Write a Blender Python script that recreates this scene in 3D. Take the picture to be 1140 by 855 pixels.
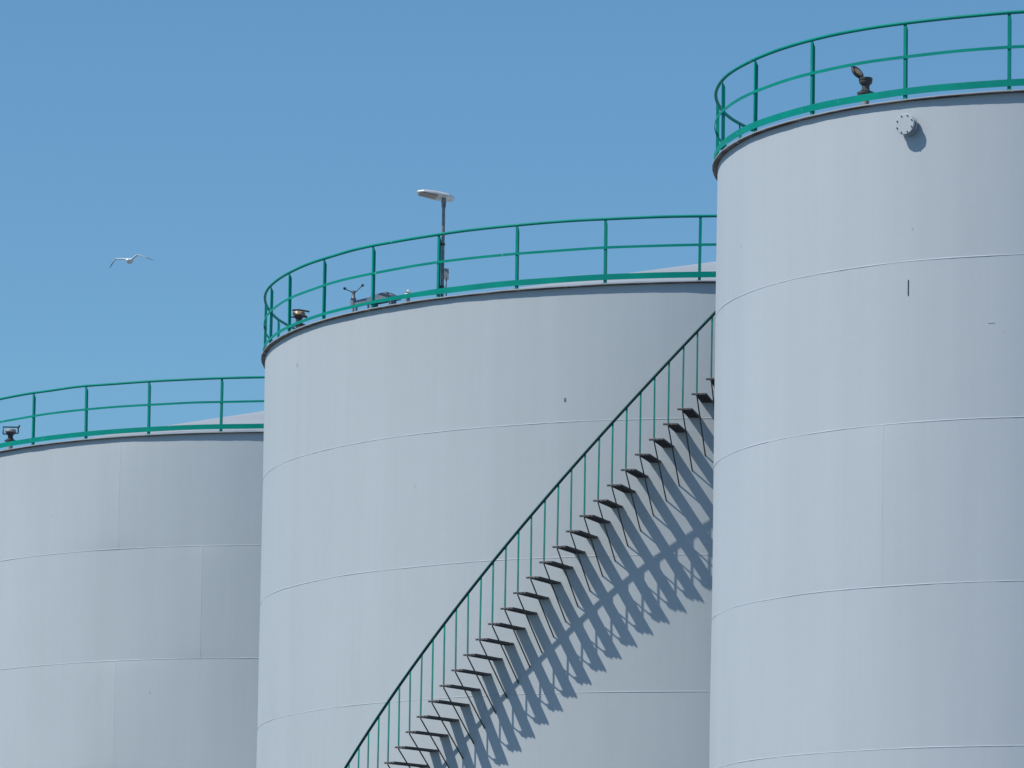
import bpy, bmesh, math, random
from mathutils import Vector, Matrix, noise
R = math.radians
random.seed(7)
for o in list(bpy.data.objects): bpy.data.objects.remove(o)
S = bpy.context.scene
COL = S.collection

# ------------------------------------------------------------------ camera
CAM_Z = 1.9                                     # eye height above the quay
TILT, ROLL = R(5.146), R(0.954)
cam = bpy.data.cameras.new('camera'); co = bpy.data.objects.new('camera', cam); COL.objects.link(co)
ct, st, cr, sr = math.cos(TILT), math.sin(TILT), math.cos(ROLL), math.sin(ROLL)
right, up, fwd = Vector((cr, -sr*st, sr*ct)), Vector((-sr, -cr*st, cr*ct)), Vector((0, ct, st))
m = Matrix((right, up, -fwd)).transposed().to_4x4(); m.translation = Vector((0, 0, CAM_Z)); co.matrix_world = m
cam.sensor_width = 36; cam.lens = 176.3; cam.shift_y = 0.3399
cam.clip_start = 0.5; cam.clip_end = 20000
S.camera = co

# ------------------------------------------------------------------ light
SUN_EL, SUN_AZ = R(50.8), R(68.9)               # light travels towards +X, slightly away from the camera
travel = Vector((math.sin(SUN_AZ)*math.cos(SUN_EL), math.cos(SUN_AZ)*math.cos(SUN_EL), -math.sin(SUN_EL)))
W = bpy.data.worlds.new('World'); S.world = W; W.use_nodes = True
nt = W.node_tree; bg = nt.nodes['Background']
sky = nt.nodes.new('ShaderNodeTexSky'); sky.sky_type = 'NISHITA'; sky.sun_disc = False
sky.sun_elevation = SUN_EL; sky.sun_rotation = math.atan2(-travel.x, -travel.y)
sky.altitude = 0; sky.air_density = 1.0; sky.dust_density = 0.5; sky.ozone_density = 9.0
tint = nt.nodes.new('ShaderNodeMix'); tint.data_type = 'RGBA'; tint.blend_type = 'MULTIPLY'; tint.inputs[0].default_value = 1
tint.inputs[7].default_value = (.905, 1.08, 1.0, 1)   # white balance of the clear maritime air
nt.links.new(sky.outputs[0], tint.inputs[6]); nt.links.new(tint.outputs[2], bg.inputs[0]); bg.inputs[1].default_value = 0.116
sl = bpy.data.lights.new('sun', 'SUN'); sl.energy = 4.3; sl.angle = R(0.5); sl.color = (1.0, 0.935, 0.82)
so = bpy.data.objects.new('sun', sl); COL.objects.link(so)
so.rotation_euler = travel.to_track_quat('-Z', 'Y').to_euler(); so.location = (-40, 20, 60)
S.view_settings.view_transform = 'Standard'; S.view_settings.look = 'None'
S.view_settings.gamma = 1; S.view_settings.exposure = 0.0
S.render.engine = 'CYCLES'

# ------------------------------------------------------------------ materials
def mat(name, col, rough=0.5, metal=0.0, col2=None, scale=(3, 3, 3), amt=1.0, detail=4, bump=0.0, bscale=40, spots=None, spec=0.5):
    """paint / metal whose colour wanders between col and col2 with a noise in object space"""
    M = bpy.data.materials.new(name); M.use_nodes = True
    n, l = M.node_tree.nodes, M.node_tree.links; b = n['Principled BSDF']
    b.inputs['Roughness'].default_value = rough; b.inputs['Metallic'].default_value = metal
    b.inputs['Specular IOR Level'].default_value = spec
    tc = n.new('ShaderNodeTexCoord'); mp = n.new('ShaderNodeMapping'); mp.inputs['Scale'].default_value = scale
    l.new(tc.outputs['Object'], mp.inputs[0])
    nz = n.new('ShaderNodeTexNoise'); nz.inputs['Scale'].default_value = 1; nz.inputs['Detail'].default_value = detail
    l.new(mp.outputs[0], nz.inputs[0])
    mr = n.new('ShaderNodeMapRange'); mr.inputs[1].default_value = .35; mr.inputs[2].default_value = .65; mr.inputs[4].default_value = amt
    l.new(nz.outputs[0], mr.inputs[0])
    mx = n.new('ShaderNodeMix'); mx.data_type = 'RGBA'; mx.inputs[6].default_value = (*col, 1); mx.inputs[7].default_value = (*(col2 or col), 1)
    l.new(mr.outputs[0], mx.inputs[0]); last = mx.outputs[2]
    if spots:
        sc, thr, scol = spots
        v = n.new('ShaderNodeTexNoise'); v.inputs['Scale'].default_value = sc; v.inputs['Detail'].default_value = 6
        l.new(tc.outputs['Object'], v.inputs[0])
        r = n.new('ShaderNodeMapRange'); r.inputs[1].default_value = thr; r.inputs[2].default_value = thr+.05
        l.new(v.outputs[0], r.inputs[0])
        m2 = n.new('ShaderNodeMix'); m2.data_type = 'RGBA'; m2.inputs[7].default_value = (*scol, 1)
        l.new(r.outputs[0], m2.inputs[0]); l.new(last, m2.inputs[6]); last = m2.outputs[2]
    l.new(last, b.inputs['Base Color'])
    if bump:
        bn = n.new('ShaderNodeTexNoise'); bn.inputs['Scale'].default_value = bscale; bn.inputs['Detail'].default_value = 5
        l.new(tc.outputs['Object'], bn.inputs[0])
        bp = n.new('ShaderNodeBump'); bp.inputs['Strength'].default_value = bump; bp.inputs['Distance'].default_value = .01
        l.new(bn.outputs[0], bp.inputs['Height']); l.new(bp.outputs[0], b.inputs['Normal'])
    return M

def wall_paint(name, base, seed):
    """weathered grey tank paint: vertical rain streaks, broad tonal clouds, tiny chips"""
    M = bpy.data.materials.new(name); M.use_nodes = True
    n, l = M.node_tree.nodes, M.node_tree.links; b = n['Principled BSDF']
    b.inputs['Roughness'].default_value = .55; b.inputs['Specular IOR Level'].default_value = .25
    tc = n.new('ShaderNodeTexCoord')
    def nz(scale, sc, detail):
        mp = n.new('ShaderNodeMapping'); mp.inputs['Scale'].default_value = scale; mp.inputs['Location'].default_value = (seed, seed*2, seed)
        l.new(tc.outputs['Object'], mp.inputs[0])
        t = n.new('ShaderNodeTexNoise'); t.inputs['Scale'].default_value = sc; t.inputs['Detail'].default_value = detail
        l.new(mp.outputs[0], t.inputs[0]); return t.outputs[0]
    def mth(op, a, c):
        k = n.new('ShaderNodeMath'); k.operation = op
        for i, v in enumerate((a, c)):
            if isinstance(v, (int, float)): k.inputs[i].default_value = v
            else: l.new(v, k.inputs[i])
        return k.outputs[0]
    streak = mth('MULTIPLY', mth('SUBTRACT', nz((1, 1, .035), 1.8, 4), .5), .10)
    fine = mth('MULTIPLY', mth('SUBTRACT', nz((1, 1, .05), 12, 3), .5), .045)
    cloud = mth('MULTIPLY', mth('SUBTRACT', nz((1, 1, .6), .35, 4), .5), .12)
    grain = mth('MULTIPLY', mth('SUBTRACT', nz((1, 1, 1), 22, 4), .5), .035)
    tot = mth('ADD', mth('ADD', mth('ADD', streak, fine), mth('ADD', cloud, grain)), 1.0)
    vm = n.new('ShaderNodeVectorMath'); vm.operation = 'SCALE'; vm.inputs[0].default_value = base
    l.new(tot, vm.inputs['Scale'])
    chip = nz((1, 1, 1), 3.1, 2); r = n.new('ShaderNodeMapRange'); r.inputs[1].default_value = .775; r.inputs[2].default_value = .79
    r.inputs[4].default_value = .5; l.new(chip, r.inputs[0])
    mx = n.new('ShaderNodeMix'); mx.data_type = 'RGBA'; l.new(r.outputs[0], mx.inputs[0]); l.new(vm.outputs[0], mx.inputs[6])
    mx.inputs[7].default_value = (.23, .23, .24, 1); l.new(mx.outputs[2], b.inputs['Base Color'])
    bn = nz((1, 1, 1), 3.0, 3); bp = n.new('ShaderNodeBump'); bp.inputs['Strength'].default_value = .22; bp.inputs['Distance'].default_value = .012
    l.new(bn, bp.inputs['Height']); l.new(bp.outputs[0], b.inputs['Normal'])
    return M

WALL_A = wall_paint('grey_tank_paint', (.408, .454, .498), 3.0)
WALL_B = wall_paint('grey_tank_paint_cool', (.420, .464, .518), 11.0)
ROOF = mat('roof_paint', (.34, .38, .435), .6, col2=(.31, .345, .395), scale=(.6, .6, .6), spots=(9, .74, (.22, .18, .15)))
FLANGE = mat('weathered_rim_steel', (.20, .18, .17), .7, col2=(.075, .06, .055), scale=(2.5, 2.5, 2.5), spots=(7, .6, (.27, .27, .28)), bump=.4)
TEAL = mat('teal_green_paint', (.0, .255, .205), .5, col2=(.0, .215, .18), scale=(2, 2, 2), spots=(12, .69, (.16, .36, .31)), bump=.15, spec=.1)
TEAL_B = mat('baluster_teal_paint', (.01, .26, .215), .5, col2=(.02, .19, .165), scale=(4, 4, 4), bump=.15, spec=.2)
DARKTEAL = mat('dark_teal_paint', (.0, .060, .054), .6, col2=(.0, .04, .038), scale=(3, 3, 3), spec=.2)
GRATE = mat('weathered_dark_steel', (.075, .08, .09), .75, col2=(.105, .105, .11), scale=(5, 5, 5), spots=(16, .66, (.15, .12, .11)), bump=.4)
ROD = mat('dark_rod_paint', (.045, .055, .06), .6, col2=(.07, .065, .062), scale=(6, 6, 6))
GALV = mat('galvanised_steel', (.26, .27, .29), .45, metal=.55, col2=(.17, .16, .17), scale=(7, 7, 7), bump=.2)
PLASTIC = mat('lamp_housing', (.76, .77, .78), .4, col2=(.62, .62, .62), scale=(4, 4, 4))
LENS = mat('lamp_lens', (.30, .22, .15), .25, col2=(.22, .18, .14), scale=(6, 6, 6))
BLACK = mat('black_fitting', (.025, .03, .035), .5, col2=(.05, .05, .05), scale=(9, 9, 9))
CAST = mat('cast_grey_fitting', (.30, .31, .33), .55, col2=(.18, .17, .17), scale=(9, 9, 9), bump=.3)
BRASS = mat('tarnished_brass', (.62, .46, .27), .45, metal=.2, col2=(.20, .12, .08), scale=(14, 14, 14))
DUCT = mat('blue_grey_box_paint', (.12, .15, .21), .6, col2=(.16, .18, .23), scale=(5, 5, 5))
WHITE = mat('white_cap_paint', (.62, .62, .62), .5, col2=(.42, .43, .45), scale=(9, 9, 9))
CONC = mat('concrete', (.30, .29, .27), .9, col2=(.22, .215, .20), scale=(.5, .5, .5), bump=.5, bscale=12)
GROUND = mat('quay_concrete', (.105, .125, .14), .95, col2=(.08, .095, .11), scale=(.15, .15, .15), detail=8, bump=.5, bscale=6)
SEA = mat('grass_and_dust', (.07, .10, .12), .95, col2=(.05, .07, .08), scale=(.02, .02, .02), detail=8)

# ------------------------------------------------------------------ helpers
def obj(name, bm, material, parent=None, smooth=True, loc=None):
    me = bpy.data.meshes.new(name); bm.normal_update(); bm.to_mesh(me); bm.free()
    for mt in (material if isinstance(material, (list, tuple)) else [material]): me.materials.append(mt)
    if smooth:
        me.shade_smooth()
    o = bpy.data.objects.new(name, me); COL.objects.link(o); o.parent = parent
    if loc is not None: o.location = loc
    return o
def flat(o): o.data.shade_flat(); return o
def empty(name, parent=None, loc=(0, 0, 0), rz=0):
    o = bpy.data.objects.new(name, None); COL.objects.link(o); o.parent = parent; o.location = loc; o.rotation_euler = (0, 0, rz)
    o.empty_display_size = .2; return o
def tag(o, label=None, cat=None, group=None, kind=None):
    for k, v in (('label', label), ('category', cat), ('group', group), ('kind', kind)):
        if v: o[k] = v
    return o
def sweep(bm, pts, prof, closed=False, upv=Vector((0, 0, 1)), cap=True, mi=0):
    """prof: list of (side, up) offsets; the profile rides along pts"""
    n = len(pts); rings = []
    for i, p in enumerate(pts):
        a = pts[(i-1) % n] if (closed or i) else pts[i]; b = pts[(i+1) % n] if (closed or i < n-1) else pts[i]
        t = (Vector(b)-Vector(a)).normalized(); s = t.cross(upv)
        if s.length < 1e-4: s = t.cross(Vector((0, 1, 0)))
        s.normalize(); u = s.cross(t).normalized()
        rings.append([bm.verts.new(Vector(p)+s*x+u*y) for x, y in prof])
    k = len(prof); fs = []
    for i in range(n if closed else n-1):
        A, B = rings[i], rings[(i+1) % n]
        for j in range(k): fs.append(bm.faces.new((A[j], A[(j+1) % k], B[(j+1) % k], B[j])))
    if cap and not closed:
        fs.append(bm.faces.new(rings[0][::-1])); fs.append(bm.faces.new(rings[-1]))
    for f in fs: f.material_index = mi
    return rings
def circ(r, n=10): return [(r*math.cos(2*math.pi*i/n), r*math.sin(2*math.pi*i/n)) for i in range(n)]
def rect(w, h): return [(-w/2, -h/2), (w/2, -h/2), (w/2, h/2), (-w/2, h/2)]
def box(bm, lo, hi, mi=0, M=None):
    vs = [Vector((x, y, z)) for x in (lo[0], hi[0]) for y in (lo[1], hi[1]) for z in (lo[2], hi[2])]
    if M: vs = [M @ v for v in vs]
    v = [bm.verts.new(q) for q in vs]
    for f in ((0, 1, 3, 2), (4, 6, 7, 5), (0, 4, 5, 1), (2, 3, 7, 6), (0, 2, 6, 4), (1, 5, 7, 3)):
        bm.faces.new([v[i] for i in f]).material_index = mi
def lathe(bm, prof, n=24, M=None, mi=0):
    rings = []
    for r, z in prof:
        if r < 1e-5: ring = [bm.verts.new((M @ Vector((0, 0, z))) if M else Vector((0, 0, z)))]*n
        else: ring = [bm.verts.new((M @ Vector((r*math.cos(2*math.pi*i/n), r*math.sin(2*math.pi*i/n), z))) if M else Vector((r*math.cos(2*math.pi*i/n), r*math.sin(2*math.pi*i/n), z))) for i in range(n)]
        rings.append(ring)
    for A, B in zip(rings, rings[1:]):
        for i in range(n):
            q = [A[i], A[(i+1) % n], B[(i+1) % n], B[i]]; u = []
            for v in q:
                if v not in u: u.append(v)
            if len(u) > 2: bm.faces.new(u).material_index = mi
def autosmooth(o, ang=35):
    o.data.set_sharp_from_angle(angle=R(ang)); return o

# ------------------------------------------------------------------ setting
def disc_ground(name, r, z, material, hole=0):
    bm = bmesh.new(); n = 96
    a = [bm.verts.new((r*math.cos(2*math.pi*i/n), r*math.sin(2*math.pi*i/n), z)) for i in range(n)]
    bm.faces.new(a); o = obj(name, bm, material, smooth=False); tag(o, kind='structure'); return o
disc_ground('ground', 9000, 0, SEA)
bm = bmesh.new(); v = [bm.verts.new(p) for p in ((-120, -60, .02), (120, -60, .02), (120, 190, .02), (-120, 190, .02))]; bm.faces.new(v)
tag(obj('pavement', bm, GROUND, smooth=False), kind='structure')

# ------------------------------------------------------------------ tanks (angle 0 faces the camera side, negative to the left)
def pol(r, th, z): return Vector((r*math.sin(th), -r*math.cos(th), z))
COURSE = 2.434
SLOPE = math.tan(R(13.25))
def seam_peak(th, seams, rad):
    d = 0
    for s, a, lam in seams:
        x = (th-s+math.pi) % (2*math.pi)-math.pi; x *= rad
        if abs(x) < 6: d += a*math.exp(-abs(x)/lam)
    return d
def build_shell(root, rad, top, bottom, courses, material, seed):
    """courses: per course list of (angle of vertical weld, peak height, falloff)"""
    bm = bmesh.new(); N = 480; zt = top; k = 0
    def off(th, z):
        p = Vector((math.cos(th)*rad*.38+seed*7, math.sin(th)*rad*.38, z*.22))
        q = Vector((math.cos(th)*rad*1.1+seed*3, math.sin(th)*rad*1.1, z*.5))
        return noise.noise(p)*.012 + noise.noise(q)*.003
    while zt > bottom+.01:
        zb = max(bottom, zt-COURSE); seams = courses[k] if k < len(courses) else courses[k % 3]
        angs = [2*math.pi*i/N-math.pi for i in range(N)]
        for s, a, lam in seams:
            for e in (-.30, -.06, -.008, 0, .008, .06, .30): angs.append(s+e/rad*.5)
        angs = sorted(set(round(a, 6) for a in angs)); n = len(angs); rows = 16
        grid = []
        for j in range(rows+1):
            z = zt+(zb-zt)*j/rows
            # the peaking at a vertical weld fades towards the horizontal welds
            fade = .10+.90*math.sin(math.pi*j/rows)**.5
            grid.append([bm.verts.new(pol(rad+off(a, z)+seam_peak(a, seams, rad)*fade, a, z)) for a in angs])
        for j in range(rows):
            for i in range(n):
                bm.faces.new((grid[j][i], grid[j+1][i], grid[j+1][(i+1) % n], grid[j][(i+1) % n]))
        # vertical weld beads
        for si, (s, a, lam) in enumerate(seams):
            pts = []; m_ = 40
            for j in range(m_+1):
                z = zt+(zb-zt)*j/m_
                fade = .10+.90*max(0, math.sin(math.pi*j/m_))**.5
                pts.append((pol(rad+off(s, z)+a*fade, s, z), random.uniform(.6, 1.3)))
            prev = None
            for p, amp in pts:
                o_ = Vector((math.sin(s), -math.cos(s), 0)); t_ = Vector((math.cos(s), math.sin(s), 0))
                ring = [bm.verts.new(p+t_*x+o_*y) for x, y in ((-.012, -.002), (-.005, .0028*amp), (.005, .0028*amp), (.012, -.002))]
                if prev:
                    for q in range(3): bm.faces.new((prev[q], prev[q+1], ring[q+1], ring[q]))
                prev = ring
        # horizontal weld bead under this course
        if zb > bottom+.05:
            MB = 1400; rings = []
            for i in range(MB):
                a = 2*math.pi*i/MB; u = a*rad
                amp = .0050*(.55+.9*max(0, noise.noise(Vector((u*.9+seed*9, k*3.1, 0)))+.35)+.5*noise.noise(Vector((u*6, k*7.7, seed))))
                amp = max(.0008, amp); w = .0085+.005*noise.noise(Vector((u*3, k, seed*2)))
                dz = .008*noise.noise(Vector((u*.6, k*5.0, seed)))
                nx = courses[k+1] if k+1 < len(courses) else courses[(k+1) % 3]
                b_ = max(seam_peak(a-2*math.pi if a > math.pi else a, seams, rad), seam_peak(a-2*math.pi if a > math.pi else a, nx, rad))*.10
                r0 = rad+off(a if a <= math.pi else a-2*math.pi, zb)+b_
                rings.append([bm.verts.new(pol(r0+x*amp+y, a, zb+dz+z)) for x, y, z in ((0, -.004, w*1.6), (.8, 0, w*.7), (1, 0, -w*.1), (.75, 0, -w*.7), (0, -.004, -w*1.4))])
            for i in range(MB):
                A, B = rings[i], rings[(i+1) % MB]
                for q in range(4): bm.faces.new((A[q], A[q+1], B[q+1], B[q]))
        zt = zb; k += 1
    o = obj('shell', bm, material, root); autosmooth(o, 50); return o

def build_tank(x, y, rad, top, material, courses, seed, label, posts, toe, rail_out=.04):
    """top is the rim height above the camera"""
    H = top+CAM_Z
    root = empty('storage_tank', None, (x, y, 0))
    tag(root, label, 'storage tank', 'storage tanks standing in a row')
    base = H-7*COURSE
    build_shell(root, rad, H-.012, base, courses, material, seed)
    bm = bmesh.new(); lathe(bm, [(rad-.6, 0), (rad+.35, 0), (rad+.35, base-.06), (rad+.29, base), (rad-.6, base)], 180)
    autosmooth(obj('foundation', bm, CONC, root))
    # cone roof with faint lapped sheets
    bm = bmesh.new(); prof = [(rad+.015, H+.012)]; n = 9
    for i in range(n):
        r0 = rad*(1-i/n); r1 = rad*(1-(i+1)/n)
        z0 = H+.012+(rad-r0)*SLOPE; z1 = H+.012+(rad-r1)*SLOPE
        if i: prof.append((r0, z0+.0015))
        prof.append((max(r1, .35), z1 if i < n-1 else H+.012+(rad-.35)*SLOPE))
    prof.append((.35, prof[-1][1]+.25)); prof.append((0, prof[-1][1]+.05))
    lathe(bm, prof, 144); autosmooth(obj('roof', bm, ROOF, root), 20)
    # rim angle: uneven steel ring standing out from the wall
    bm = bmesh.new(); N = 720; rings = []
    for i in range(N):
        a = 2*math.pi*i/N; u = a*rad
        w = .080+.006*noise.noise(Vector((u*2.3, seed, 1)))+.004*noise.noise(Vector((u*9, seed, 2)))+(.006 if noise.noise(Vector((u*1.1, seed*4, 5))) > .42 else 0)
        dz = .004*noise.noise(Vector((u*1.4, seed, 8)))
        rings.append([bm.verts.new(pol(r_, a, H+z_+dz)) for r_, z_ in ((rad-.02, .013), (rad+w, .013), (rad+w+.002, -.003), (rad+w-.002, -.012), (rad+w-.014, -.012), (rad+.010, -.010), (rad+.004, -.02), (rad-.02, -.02))])
    for i in range(N):
        A, B = rings[i], rings[(i+1) % N]
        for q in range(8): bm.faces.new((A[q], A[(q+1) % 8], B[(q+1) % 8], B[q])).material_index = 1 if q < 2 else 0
    bmesh.ops.recalc_face_normals(bm, faces=bm.faces)
    autosmooth(obj('rim_flange', bm, [FLANGE, ROOF], root))
    # guard railing
    rr = rad+rail_out
    g = empty('guard_railing', root)
    N = 288
    def wob(a, k, s): return noise.noise(Vector((math.cos(a)*rad*.8, math.sin(a)*rad*.8, k+seed)))*s
    bm = bmesh.new(); sweep(bm, [pol(rr+wob(a, 0, .012), a, H+1.185+wob(a, 3, .012)) for a in (2*math.pi*i/N for i in range(N))], circ(.027, 10), closed=True)
    bmesh.ops.recalc_face_normals(bm, faces=bm.faces); obj('top_rail', bm, TEAL, g)
    bm = bmesh.new(); sweep(bm, [pol(rr+.012+wob(a, 5, .012), a, H+.665+wob(a, 7, .010)) for a in (2*math.pi*i/N for i in range(N))], rect(.010, .046), closed=True)
    bmesh.ops.recalc_face_normals(bm, faces=bm.faces); autosmooth(obj('mid_rail', bm, TEAL, g))
    bm = bmesh.new(); rings = []
    for i in range(N):
        a = 2*math.pi*i/N-math.pi; lo, hi = toe(math.degrees(a)); q = wob(a, 9, .008)
        rings.append([bm.verts.new(pol(r_, a, H+z_+q)) for r_, z_ in ((rr+.012, lo), (rr+.022, lo), (rr+.022, hi), (rr+.012, hi))])
    for i in range(N):
        A, B = rings[i], rings[(i+1) % N]
        for q in range(4): bm.faces.new((A[q], A[(q+1) % 4], B[(q+1) % 4], B[q]))
    bmesh.ops.recalc_face_normals(bm, faces=bm.faces); autosmooth(obj('toe_board', bm, TEAL, g))
    # posts: steel angles with a cut top and a small foot plate
    bm = bmesh.new(); w, t, h = .048, .007, 1.165
    def prism(pts, z0, ztops):
        b_ = [bm.verts.new((px, py, z0)) for px, py in pts]; t_ = [bm.verts.new((px, py, zz)) for (px, py), zz in zip(pts, ztops)]
        k = len(pts); bm.faces.new(b_[::-1]); bm.faces.new(t_)
        for i in range(k): bm.faces.new((b_[i], b_[(i+1) % k], t_[(i+1) % k], t_[i]))
    prism([(-w/2, -t), (w/2, -t), (w/2, 0), (-w/2, 0)], .012, [h]*4)                     # leg along the rim
    prism([(w/2-t, .0005), (w/2, .0005), (w/2, w-.002), (w/2-t, w-.002)], .012, [h, h, h-.09, h-.09])   # leg towards the roof
    box(bm, (-.05, -.035, .0105), (.05, .06, .0205))
    bmesh.ops.recalc_face_normals(bm, faces=bm.faces)
    p0 = flat(obj('post', bm, TEAL, g))
    start, cnt = posts
    for i in range(cnt):
        p = p0 if i == 0 else p0.copy()
        if i: COL.objects.link(p); p.parent = g
        d = start[i] if i < len(start) else start[-1]-(360-(start[0]-start[-1]))*(i-len(start)+1)/(cnt-len(start)+1)
        a = R(d); p.location = pol(rr-.002, a, H); p.rotation_euler = (random.uniform(-.006, .006), random.uniform(-.006, .006), a+random.uniform(-.04, .04))
    return root, H

def full_toe(a): return (.075, .180)
def mid_toe(a):
    # narrow edge strip on the left stretch, a full toe board from the lamp on
    if a < -50 or a > 150: return (.095, .150)
    if a < -40: f = (a+50)/10; return (.095-.02*f, .150+.03*f)
    return (.075, .180)

S1, S2 = R(-29.4), R(-16.7)
def others(off, skip=()):
    return [(R(off+53*i), random.uniform(.004, .010), random.uniform(.5, 1.0)) for i in range(1, 6)]
coursesR = [others(20), [(R(-59.7), .004, .6)]+others(-50), [(R(-37.7), .012, .8)]+others(-37.7), others(5), others(30), others(-10), others(14)]
coursesM = [others(10), [(R(-58.8), .005, .6)]+others(-40), others(22), others(5), others(30), others(-10), others(14)]
coursesL = [[(S1, .034, 1.0)]+others(-29), [(S2, .026, .8)]+others(-16.7), [(S1, .034, 1.0)]+others(-29), others(-16.7), others(30), others(-10), others(14)]
TR, HR = build_tank(9.16, 79.025, 6.022, 16.271, WALL_B, coursesR, 1.3,
    'tallest grey storage tank, at the right, with a round bolted cover under its rim', ([-2.6, -18.7, -34.5, -51.7, -66.7, -81.9, -96.7, -112.9], 22), full_toe, .038)
TM, HM = build_tank(4.802, 97.724, 9.769, 16.021, WALL_A, coursesM, 2.7,
    'middle grey storage tank with a diagonal staircase and its striped shadow on the wall', ([.6, -9.44, -19.54, -29.72, -39.91, -50.05, -59.8, -69.5, -78.6, -88.5, -100.5], 36), mid_toe, .035)
TL, HL = build_tank(-4.080, 115.898, 9.184, 16.002, WALL_A, coursesL, 4.1,
    'lowest grey storage tank, at the left edge, its plain wall without stairs or cover', ([-4.2, -14.46, -25.04, -35.35, -45.64], 35), full_toe, .035)

# ------------------------------------------------------------------ bolted round cover under the rim of the near tank
a = R(-33.75); zc = HR-.39
o_ = Vector((math.sin(a), -math.cos(a), 0))
nz_ = empty('nozzle_cover', TR, pol(6.03, a, zc))
nz_.rotation_euler = o_.to_track_quat('Z', 'Y').to_euler()
bm = bmesh.new(); lathe(bm, [(0, -.05), (.085, -.05), (.085, .125), (0, .125)], 32); autosmooth(obj('nozzle_pipe', bm, WALL_B, nz_))
bm = bmesh.new(); lathe(bm, [(.086, .055), (.155, .055), (.16, .06), (.16, .08), (.155, .085), (.086, .085)], 40)
lathe(bm, [(0, .126), (.155, .126), (.16, .139), (.16, .160), (.152, .166), (0, .166)], 40); autosmooth(obj('blind_flange', bm, WALL_B, nz_))
bm = bmesh.new(); lathe(bm, [(0, .0), (.011, .0), (.011, .014), (0, .014)], 6)
b0 = obj('bolt', bm, BLACK, nz_, smooth=False)
for i in range(8):
    b = b0 if i == 0 else b0.copy()
    if i: COL.objects.link(b); b.parent = nz_
    q = 2*math.pi*(i+.5)/8; b.location = (.133*math.cos(q), .133*math.sin(q), .1665)
bm = bmesh.new(); lathe(bm, [(.18, -.03), (.24, -.03), (.24, -.015), (.18, -.012)], 32); 
bm.free()
# small steel tag standing out of the wall below, and scars of cut-off lugs
def lug(parent, rad, deg, z, w, h, d, material, name='wall_lug'):
    a = R(deg); bm = bmesh.new(); box(bm, (-w/2, -d, -h/2), (w/2, .03, h/2)); bmesh.ops.recalc_face_normals(bm, faces=bm.faces)
    o = flat(obj(name, bm, material, parent)); o.location = pol(rad, a, z); o.rotation_euler = (0, 0, a); return o
lug(TR, 6.022, -33.76, HR-2.843, .013, .235, .016, BLACK, 'steel_tag')
lug(TR, 6.022, -21.1, HR-3.452, .09, .02, .0012, WALL_B)
lug(TR, 6.022, -28.8, HR-6.07, .06, .045, .005, WHITE, 'paint_chip')
lug(TR, 6.022, -33.1, HR-5.93, .012, .16, .004, WHITE, 'paint_chip')
lug(TM, 9.769, -23.87, HM-2.04, .035, .06, .010, GALV)

# ------------------------------------------------------------------ gauge hatches on the roof edges
def hatch(parent, H, rad, deg, inset, yaw, open_lid, sc=1.0):
    a = R(deg); g = empty('gauge_hatch', parent, pol(rad-inset, a, H+.012+inset*SLOPE-.01), yaw)
    bm = bmesh.new(); lathe(bm, [(0, 0), (.16, 0), (.16, .012), (.055, .016), (.055, .20*sc), (.0, .20*sc)], 24); autosmooth(obj('stub_pipe', bm, CAST, g))
    z = .20*sc
    bm = bmesh.new(); lathe(bm, [(0, z), (.125, z), (.13, z+.006), (.13, z+.028), (.085, z+.045), (.06, z+.075), (.058, z+.13), (.09, z+.165), (.10, z+.18), (.10, z+.20), (0, z+.20)], 28)
    autosmooth(obj('neck', bm, ROD if open_lid else BLACK, g))
    if open_lid:
        u_ = Vector((-.5, .25, .83)).normalized(); n_ = Vector((.62, -.58, .52)); n_ = (n_-u_*n_.dot(u_)).normalized(); w_ = n_.cross(u_)
        M_ = Matrix((u_, w_, -n_)).transposed().to_4x4(); M_.translation = Vector((-.06, 0, z+.235))+u_*.13
        bm = bmesh.new(); lathe(bm, [(0, .035), (.085, .032), (.112, .018), (.118, -.005), (.108, -.02), (.09, -.012), (0, -.006)], 28, M_, 0)
        lathe(bm, [(0, -.014), (.07, -.016), (.078, -.02), (.0, -.026)], 24, M_, 1)
        box(bm, (.105, -.018, -.01), (.165, .018, .03), 0, M_)
        box(bm, (-.15, -.03, -.01), (-.10, .03, .02), 0, M_)
        bmesh.ops.recalc_face_normals(bm, faces=bm.faces)
        autosmooth(obj('lid', bm, [BLACK, BRASS], g))
        bm = bmesh.new(); lathe(bm, [(.065, z+.202), (.098, z+.202), (.105, z+.215), (.105, z+.245), (.095, z+.255), (.065, z+.255), (.06, z+.21)], 28)
        autosmooth(obj('hatch_ring', bm, BLACK, g))
    else:
        M_ = Matrix.Translation((0, 0, z+.2))
        bm = bmesh.new(); lathe(bm, [(0, .004), (.11, .004), (.125, .018), (.12, .05), (.10, .075), (0, .09)], 28, M_); autosmooth(obj('lid', bm, BRASS if deg < -60 else CAST, g))
        bm = bmesh.new()
        if deg > -60:
            sweep(bm, [Vector(p) for p in ((-.165, 0, z+.17), (-.165, 0, z+.325), (.17, 0, z+.325))], rect(.03, .022), upv=Vector((0, 1, 0)))
            sweep(bm, [Vector(p) for p in ((.10, 0, z+.19), (.17, 0, z+.19), (.17, 0, z+.30), (.20, 0, z+.37))], rect(.032, .03), upv=Vector((0, 1, 0)))
        else:
            sweep(bm, [Vector(p) for p in ((-.13, 0, z+.30), (.0, 0, z+.312), (.20, 0, z+.285))], rect(.03, .026), upv=Vector((0, 1, 0)))
            sweep(bm, [Vector(p) for p in ((.08, 0, z+.20), (.16, 0, z+.175))], rect(.04, .035), upv=Vector((0, 1, 0)))
        box(bm, (-.165, -.012, z+.155), (-.06, .012, z+.18))
        bmesh.ops.recalc_face_normals(bm, faces=bm.faces); flat(obj('lid_lever', bm, BLACK, g))
    return g
hatch(TR, HR, 6.022, -43.6, .28, 0, True)
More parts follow.
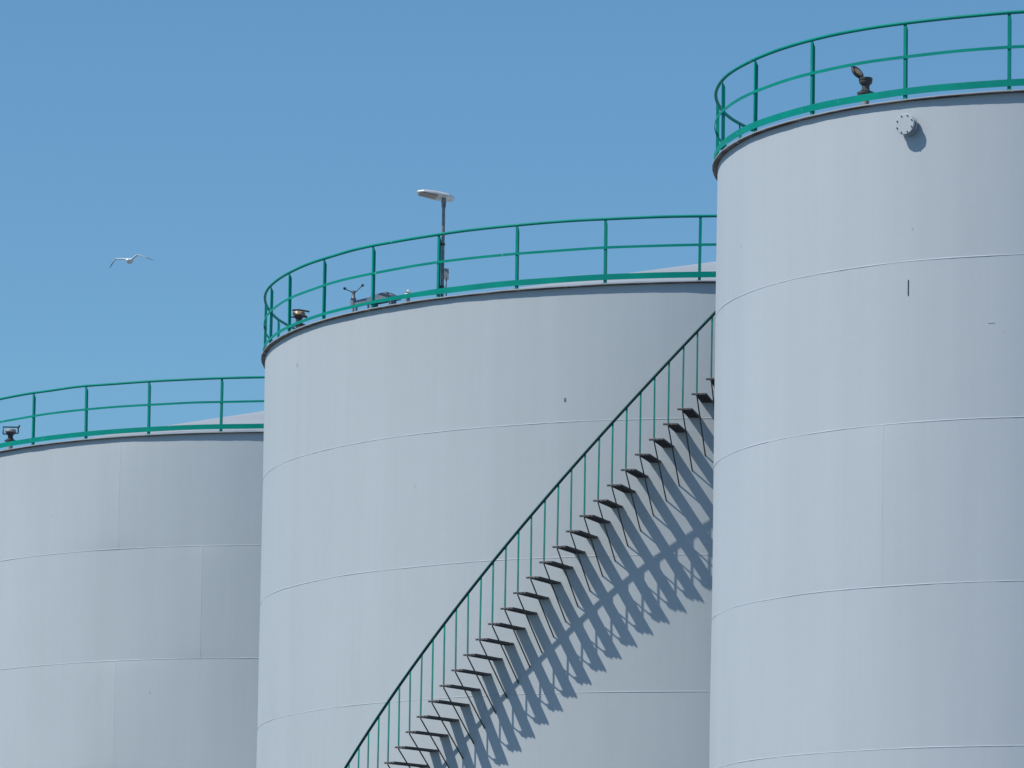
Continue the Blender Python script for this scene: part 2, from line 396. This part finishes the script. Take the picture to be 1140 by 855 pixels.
hatch(TL, HL, 9.184, -53.5, .24, 0, False)
hatch(TM, HM, 9.769, -71.0, .25, R(8), False, .75)

# ------------------------------------------------------------------ low fittings at the roof edge of the middle tank
def local(rad, deg, z, parent, name):
    a = R(deg); return empty(name, parent, pol(rad, a, z), a)
# covered duct: a low box followed by a hump-backed cover
zr = HM+.012+.3*SLOPE
bm = bmesh.new()
pts = [pol(9.769-.3, R(d), HM+.265+.0*d) for d in (-56.2, -54.5, -53)]
sweep(bm, pts, rect(.12, .10)); bmesh.ops.recalc_face_normals(bm, faces=bm.faces)
du = flat(obj('cable_duct', bm, DUCT, TM))
for d in (-55.8, -53.4):
    bm = bmesh.new(); p = pol(9.469, R(d), 0); box(bm, (p.x-.02, p.y-.02, zr-.02), (p.x+.02, p.y+.02, HM+.216))
    bmesh.ops.recalc_face_normals(bm, faces=bm.faces); flat(obj('duct_bracket', bm, GALV, du))
bm = bmesh.new(); prof = [(-.30, 0), (.34, 0), (.30, .07), (.16, .155), (.02, .15), (-.27, .11), (-.30, .08)]
A_ = [bm.verts.new((x, -.10, z)) for x, z in prof]; B_ = [bm.verts.new((x, .12, z)) for x, z in prof]
bm.faces.new(A_); bm.faces.new(B_[::-1])
for i in range(len(prof)): bm.faces.new((A_[i], B_[i], B_[(i+1) % len(prof)], A_[(i+1) % len(prof)]))
for s in (-.2, .22): box(bm, (s-.02, -.08, -.14), (s+.02, .1, -.0005))
bmesh.ops.recalc_face_normals(bm, faces=bm.faces)
c = flat(obj('duct_cover', bm, DUCT, TM)); c.location = pol(9.469, R(-50.7), HM+.19); c.rotation_euler = (0, R(-4), R(-35))
g = empty('vent_cap', TM, pol(9.469, R(-46.3), zr-.02))
bm = bmesh.new(); lathe(bm, [(0, 0), (.035, 0), (.035, .15), (0, .15)], 16); obj('vent_pipe', bm, GALV, g)
bm = bmesh.new(); lathe(bm, [(.085, .14), (.09, .15), (.05, .22), (.012, .275), (0, .28)], 20); autosmooth(obj('cone_cap', bm, WHITE, g))

# ------------------------------------------------------------------ wind sensor with two arms
T = empty('wind_sensor', None, Vector((4.802, 97.724, 0))+pol(9.769-.25, R(-56.0), HM+.012+.25*SLOPE-.005))
tag(T, 'small grey sensor with two thin raised arms on the roof edge of the middle tank', 'sensor')
bm = bmesh.new(); lathe(bm, [(0, 0), (.06, 0), (.06, .012), (.022, .016), (.022, .14), (.05, .16), (.058, .24), (.05, .30), (.03, .33), (.03, .40), (.045, .41), (.045, .44), (0, .45)], 18)
autosmooth(obj('mast', bm, GALV, T))
for dx, dz, dy in ((-.165, .03, -.06), (.165, .10, -.04)):
    bm = bmesh.new(); sweep(bm, [Vector((0, 0, .42)), Vector((dx*.35, dy*.4, .425+dz*.15)), Vector((dx, dy, .44+dz))], circ(.009, 8))
    ar = obj('sensor_arm', bm, ROD, T)
    bm = bmesh.new(); lathe(bm, [(0, -.03), (.022, -.02), (.03, .0), (.022, .02), (0, .03)], 12, Matrix.Translation((dx, dy, .445+dz))); obj('sensor_tip', bm, ROD, ar)

# ------------------------------------------------------------------ lamp on the rim
a = R(-39.72); base = Vector((4.802, 97.724, 0))+pol(9.769-.055, a, HM+.0)
L = empty('flood_lamp', None, base)
tag(L, 'flat lamp head on a slim grey pole clamped to the middle tank railing', 'lamp')
bm = bmesh.new(); sweep(bm, [Vector((0, 0, .02)), Vector((.0, 0, 1.0)), Vector((0, 0, 1.83))], circ(.030, 14))
box(bm, (-.06, -.05, .0125), (.06, .05, .022))
autosmooth(obj('pole', bm, GALV, L))
for z in (.225, 1.01):
    bm = bmesh.new(); box(bm, (-.075, -.045, z-.03), (-.031, -.005, z+.03)); lathe(bm, [(.032, z-.02), (.040, z-.02), (.040, z+.02), (.032, z+.02)], 16)
    bmesh.ops.recalc_face_normals(bm, faces=bm.faces); flat(obj('clamp', bm, BLACK, L))
bm = bmesh.new(); box(bm, (.034, -.05, .37), (.115, .03, .56)); bmesh.ops.recalc_face_normals(bm, faces=bm.faces)
bx = flat(obj('junction_box', bm, CAST, L))
bm = bmesh.new(); sweep(bm, [Vector((.075, -.01, .365)), Vector((.07, -.01, .2)), Vector((.075, 0, .06))], circ(.012, 8)); obj('cable', bm, ROD, bx)
# lamp head: tapered slab, long axis towards the left and the viewer
M_ = Matrix.Translation((0.0, 0, 1.86)) @ Matrix.Rotation(R(18), 4, 'Z') @ Matrix.Rotation(R(7.5), 4, 'Y') @ Matrix.Rotation(R(-9.5), 4, 'X')
bm = bmesh.new()
out = [(-.51, -.035), (-.42, -.12), (-.2, -.165), (.05, -.165), (.17, -.09), (.20, 0), (.17, .09), (.05, .165), (-.2, .165), (-.42, .12), (-.51, .035)]
lv = [(.00, 1.0), (.012, 1.02), (.035, 1.0), (.055, .82), (.062, .55)]
rings = [[bm.verts.new(M_ @ Vector((x*s if s > .9 else (x+.15)*s-.15, y*s, z))) for x, y in out] for z, s in lv]
for A, B in zip(rings, rings[1:]):
    for i in range(len(out)): bm.faces.new((A[i], A[(i+1) % len(out)], B[(i+1) % len(out)], B[i]))
bm.faces.new(rings[0][::-1]); bm.faces.new(rings[-1])
bmesh.ops.recalc_face_normals(bm, faces=bm.faces); hd = autosmooth(obj('lamp_head', bm, PLASTIC, L), 30)
bm = bmesh.new(); box(bm, (-.46, -.10, -.012), (-.14, .10, -.0005), 0, M_); bmesh.ops.recalc_face_normals(bm, faces=bm.faces); flat(obj('lens', bm, LENS, hd))
bm = bmesh.new(); box(bm, (-.15, -.02, .0555), (-.11, .02, .085), 0, M_); bmesh.ops.recalc_face_normals(bm, faces=bm.faces); flat(obj('photocell', bm, BLACK, hd))
bm = bmesh.new(); lathe(bm, [(.034, 1.70), (.04, 1.70), (.045, 1.80), (.04, 1.868), (.0, 1.868)], 16); autosmooth(obj('neck', bm, GALV, L))

# ------------------------------------------------------------------ staircase on the middle tank
ST = empty('staircase', TM)
RM = 9.769; TH0, DTH = R(-41.757), R(1.3464); Z0, DZ = 7.506+CAM_Z, .2659
LEN, WID, FS, HH, BD, BS = .890, .265, .095, 1.085, 1.009, .148
KS = list(range(-6, 31))
# tread in its own frame: x along the wall, -y outwards, z up; origin at the wall, left end
bm = bmesh.new()
TAP = .066                                                            # only the nosing at the outer end spans the full width
def lx(y): return TAP                                       # left edge at depth y
def slab(x0, x1, y0, y1, z0, z1):                                     # x0/x1: functions of y
    q = [(x0(y0), y0), (x1(y0), y0), (x1(y1), y1), (x0(y1), y1)]
    lo = [bm.verts.new((x, y, z0)) for x, y in q]; hi = [bm.verts.new((x, y, z1)) for x, y in q]
    bm.faces.new(lo[::-1]); bm.faces.new(hi)
    for i in range(4): bm.faces.new((lo[i], lo[(i+1) % 4], hi[(i+1) % 4], hi[i]))
wid = lambda y: WID
slab(lx, wid, -LEN+.03, -.06, -.006, 0)                               # chequer plate over the bars
slab(lx, lambda y: lx(y)+.006, -LEN+.03, -.06, -.034, -.0065); slab(lambda y: WID-.006, wid, -LEN+.03, -.06, -.034, -.0065)
for i in range(1, 6): slab(lambda y: lx(y)+(WID-lx(y))*i/6-.0025, lambda y: lx(y)+(WID-lx(y))*i/6+.0025, -LEN+.034, -.065, -.030, -.0065)
for i in range(9): y = -LEN+.10+i*.085; slab(lambda y: lx(y)+.007, lambda y: WID-.007, y-.003, y+.003, -.024, -.0067)
slab(lambda y: 0, wid, -LEN+.012, -LEN+.029, -.030, 0)
slab(lambda y: 0, lambda y: .064, -LEN+.0295, -LEN+.055, -.030, 0)
for i in range(4):                                                    # serrated outer end
    x = .03+i*(WID-.05)/3; box(bm, (x-.016, -LEN, -.028), (x+.016, -LEN+.0115, -.002))
slab(lambda y: TAP-.004, lambda y: WID+.004, -.059, .05, -.036, .003)
bmesh.ops.recalc_face_normals(bm, faces=bm.faces)
tread0 = flat(obj('tread', bm, GRATE, ST))
# brace: thin rod from the outer corner down and inwards to the wall
bm = bmesh.new(); sweep(bm, [Vector((FS, -LEN+.01, .02)), Vector((FS, -LEN+.01, -.05)), Vector((BS, .03, -BD))], circ(.0125, 8))
brace0 = obj('brace', bm, ROD, ST)
bm = bmesh.new(); sweep(bm, [Vector((FS, -LEN+.01, .012)), Vector((FS, -LEN+.01, .5)), Vector((FS, -LEN+.01, HH))], rect(.030, .012), upv=Vector((0, 1, 0)))
bmesh.ops.recalc_face_normals(bm, faces=bm.faces); bal0 = flat(obj('baluster', bm, TEAL_B, ST))
first = True
for k in KS:
    th = TH0+DTH*k
    for src in (tread0, brace0, bal0):
        o = src if first else src.copy()
        if not first: COL.objects.link(o); o.parent = ST
        j = random.uniform(-1, 1)
        o.location = pol(RM, th, Z0+DZ*k+.003*j)
        o.rotation_euler = (0, .012*j if src is tread0 else 0, th)
        if src is bal0: o.rotation_euler = (random.uniform(-.004, .004), random.uniform(-.007, .007), th)
    first = False
bm = bmesh.new(); pts = []
kk = [KS[0]-.5+i*.25 for i in range(int((len(KS))*4)+1)]
for k in kk:
    th = TH0+DTH*k; p = pol(RM+LEN-.01, th, Z0+DZ*k+HH+.02)+Vector((math.cos(th), math.sin(th), 0))*FS; pts.append(p)
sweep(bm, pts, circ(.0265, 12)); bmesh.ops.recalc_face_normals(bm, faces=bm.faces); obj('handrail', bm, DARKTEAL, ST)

# ------------------------------------------------------------------ gull
GULLM = bpy.data.materials.new('gull_plumage'); GULLM.use_nodes = True
n, l = GULLM.node_tree.nodes, GULLM.node_tree.links; b = n['Principled BSDF']; b.inputs['Roughness'].default_value = .8
tc = n.new('ShaderNodeTexCoord'); sx = n.new('ShaderNodeSeparateXYZ'); l.new(tc.outputs['Object'], sx.inputs[0])
ab = n.new('ShaderNodeMath'); ab.operation = 'ABSOLUTE'; l.new(sx.outputs[0], ab.inputs[0])
cr_ = n.new('ShaderNodeValToRGB'); l.new(ab.outputs[0], cr_.inputs[0])
el = cr_.color_ramp.elements; el[0].position = .0; el[0].color = (.92, .92, .90, 1); el[1].position = .60; el[1].color = (.07, .08, .10, 1)
e = el.new(.10); e.color = (.92, .92, .92, 1); e = el.new(.42); e.color = (.85, .87, .90, 1); e = el.new(.50); e.color = (.22, .25, .29, 1)
l.new(cr_.outputs[0], b.inputs['Base Color'])
bm = bmesh.new()
# body along -y (flying towards the viewer and a little left), wings along x
def loft(secs):
    rings = []
    for c_, ax, az, yaw in secs:
        rings.append([bm.verts.new(Vector(c_)+Vector((ax*math.cos(q)*math.sin(yaw), ax*math.cos(q)*math.cos(yaw), az*math.sin(q)))) for q in (2*math.pi*i/12 for i in range(12))])
    for A, B in zip(rings, rings[1:]):
        for i in range(12): bm.faces.new((A[i], A[(i+1) % 12], B[(i+1) % 12], B[i]))
    bm.faces.new(rings[0][::-1]); bm.faces.new(rings[-1])
body = [(-.31, .006, 0), (-.27, .014, 0), (-.245, .034, .012), (-.21, .042, .016), (-.17, .040, .010), (-.12, .056, 0), (-.04, .072, -.006), (.05, .066, -.004), (.13, .044, .004), (.18, .034, .010), (.27, .05, .012), (.30, .045, .012)]
rings = []
for i, (y, r_, z) in enumerate(body):
    fl = .25 if i >= 10 else 1
    rings.append([bm.verts.new((1.2*r_*math.cos(q), y, z+r_*1.1*fl*math.sin(q))) for q in (2*math.pi*j/14 for j in range(14))])
for A, B in zip(rings, rings[1:]):
    for i in range(14): bm.faces.new((A[i], A[(i+1) % 14], B[(i+1) % 14], B[i]))
bm.faces.new(rings[0][::-1]); bm.faces.new(rings[-1])
wr = [((0, -.04, .02), .10, .024), ((.07, -.05, .035), .105, .026), ((.16, -.08, .105), .10, .019), ((.25, -.09, .155), .09, .016), ((.40, -.04, .115), .062, .009), ((.55, .03, .055), .045, .008), ((.67, .10, .01), .012, .004)]
wl = [((0, -.04, .02), .10, .024), ((-.07, -.05, .035), .105, .026), ((-.19, -.09, .055), .10, .019), ((-.36, -.10, .055), .09, .016), ((-.46, -.05, -.03), .062, .009), ((-.545, .02, -.13), .045, .008), ((-.60, .08, -.20), .012, .004)]
for wg in (wr, wl): loft([(c_, ax, az, 0) for c_, ax, az in wg])
bmesh.ops.recalc_face_normals(bm, faces=bm.faces)
gull = obj('gull', bm, GULLM)
rm = gull.modifiers.new('merge', 'REMESH'); rm.mode = 'VOXEL'; rm.voxel_size = .007; rm.use_smooth_shade = True
tag(gull, 'white gull with dark wing tips gliding in the blue sky above the left tank', 'bird')
def at(px, py, Y):
    u = (px-570)/5582.9; v = (427.5-py+387.5)/5582.9
    u2 = u*cr-v*sr; v2 = u*sr+v*cr; d = Vector((u2, ct-v2*st, st+v2*ct)); return d*(Y/d.y)+Vector((0, 0, CAM_Z))
gull.location = at(144.5, 290.5, 138); gull.rotation_euler = (R(6), 0, R(-9))
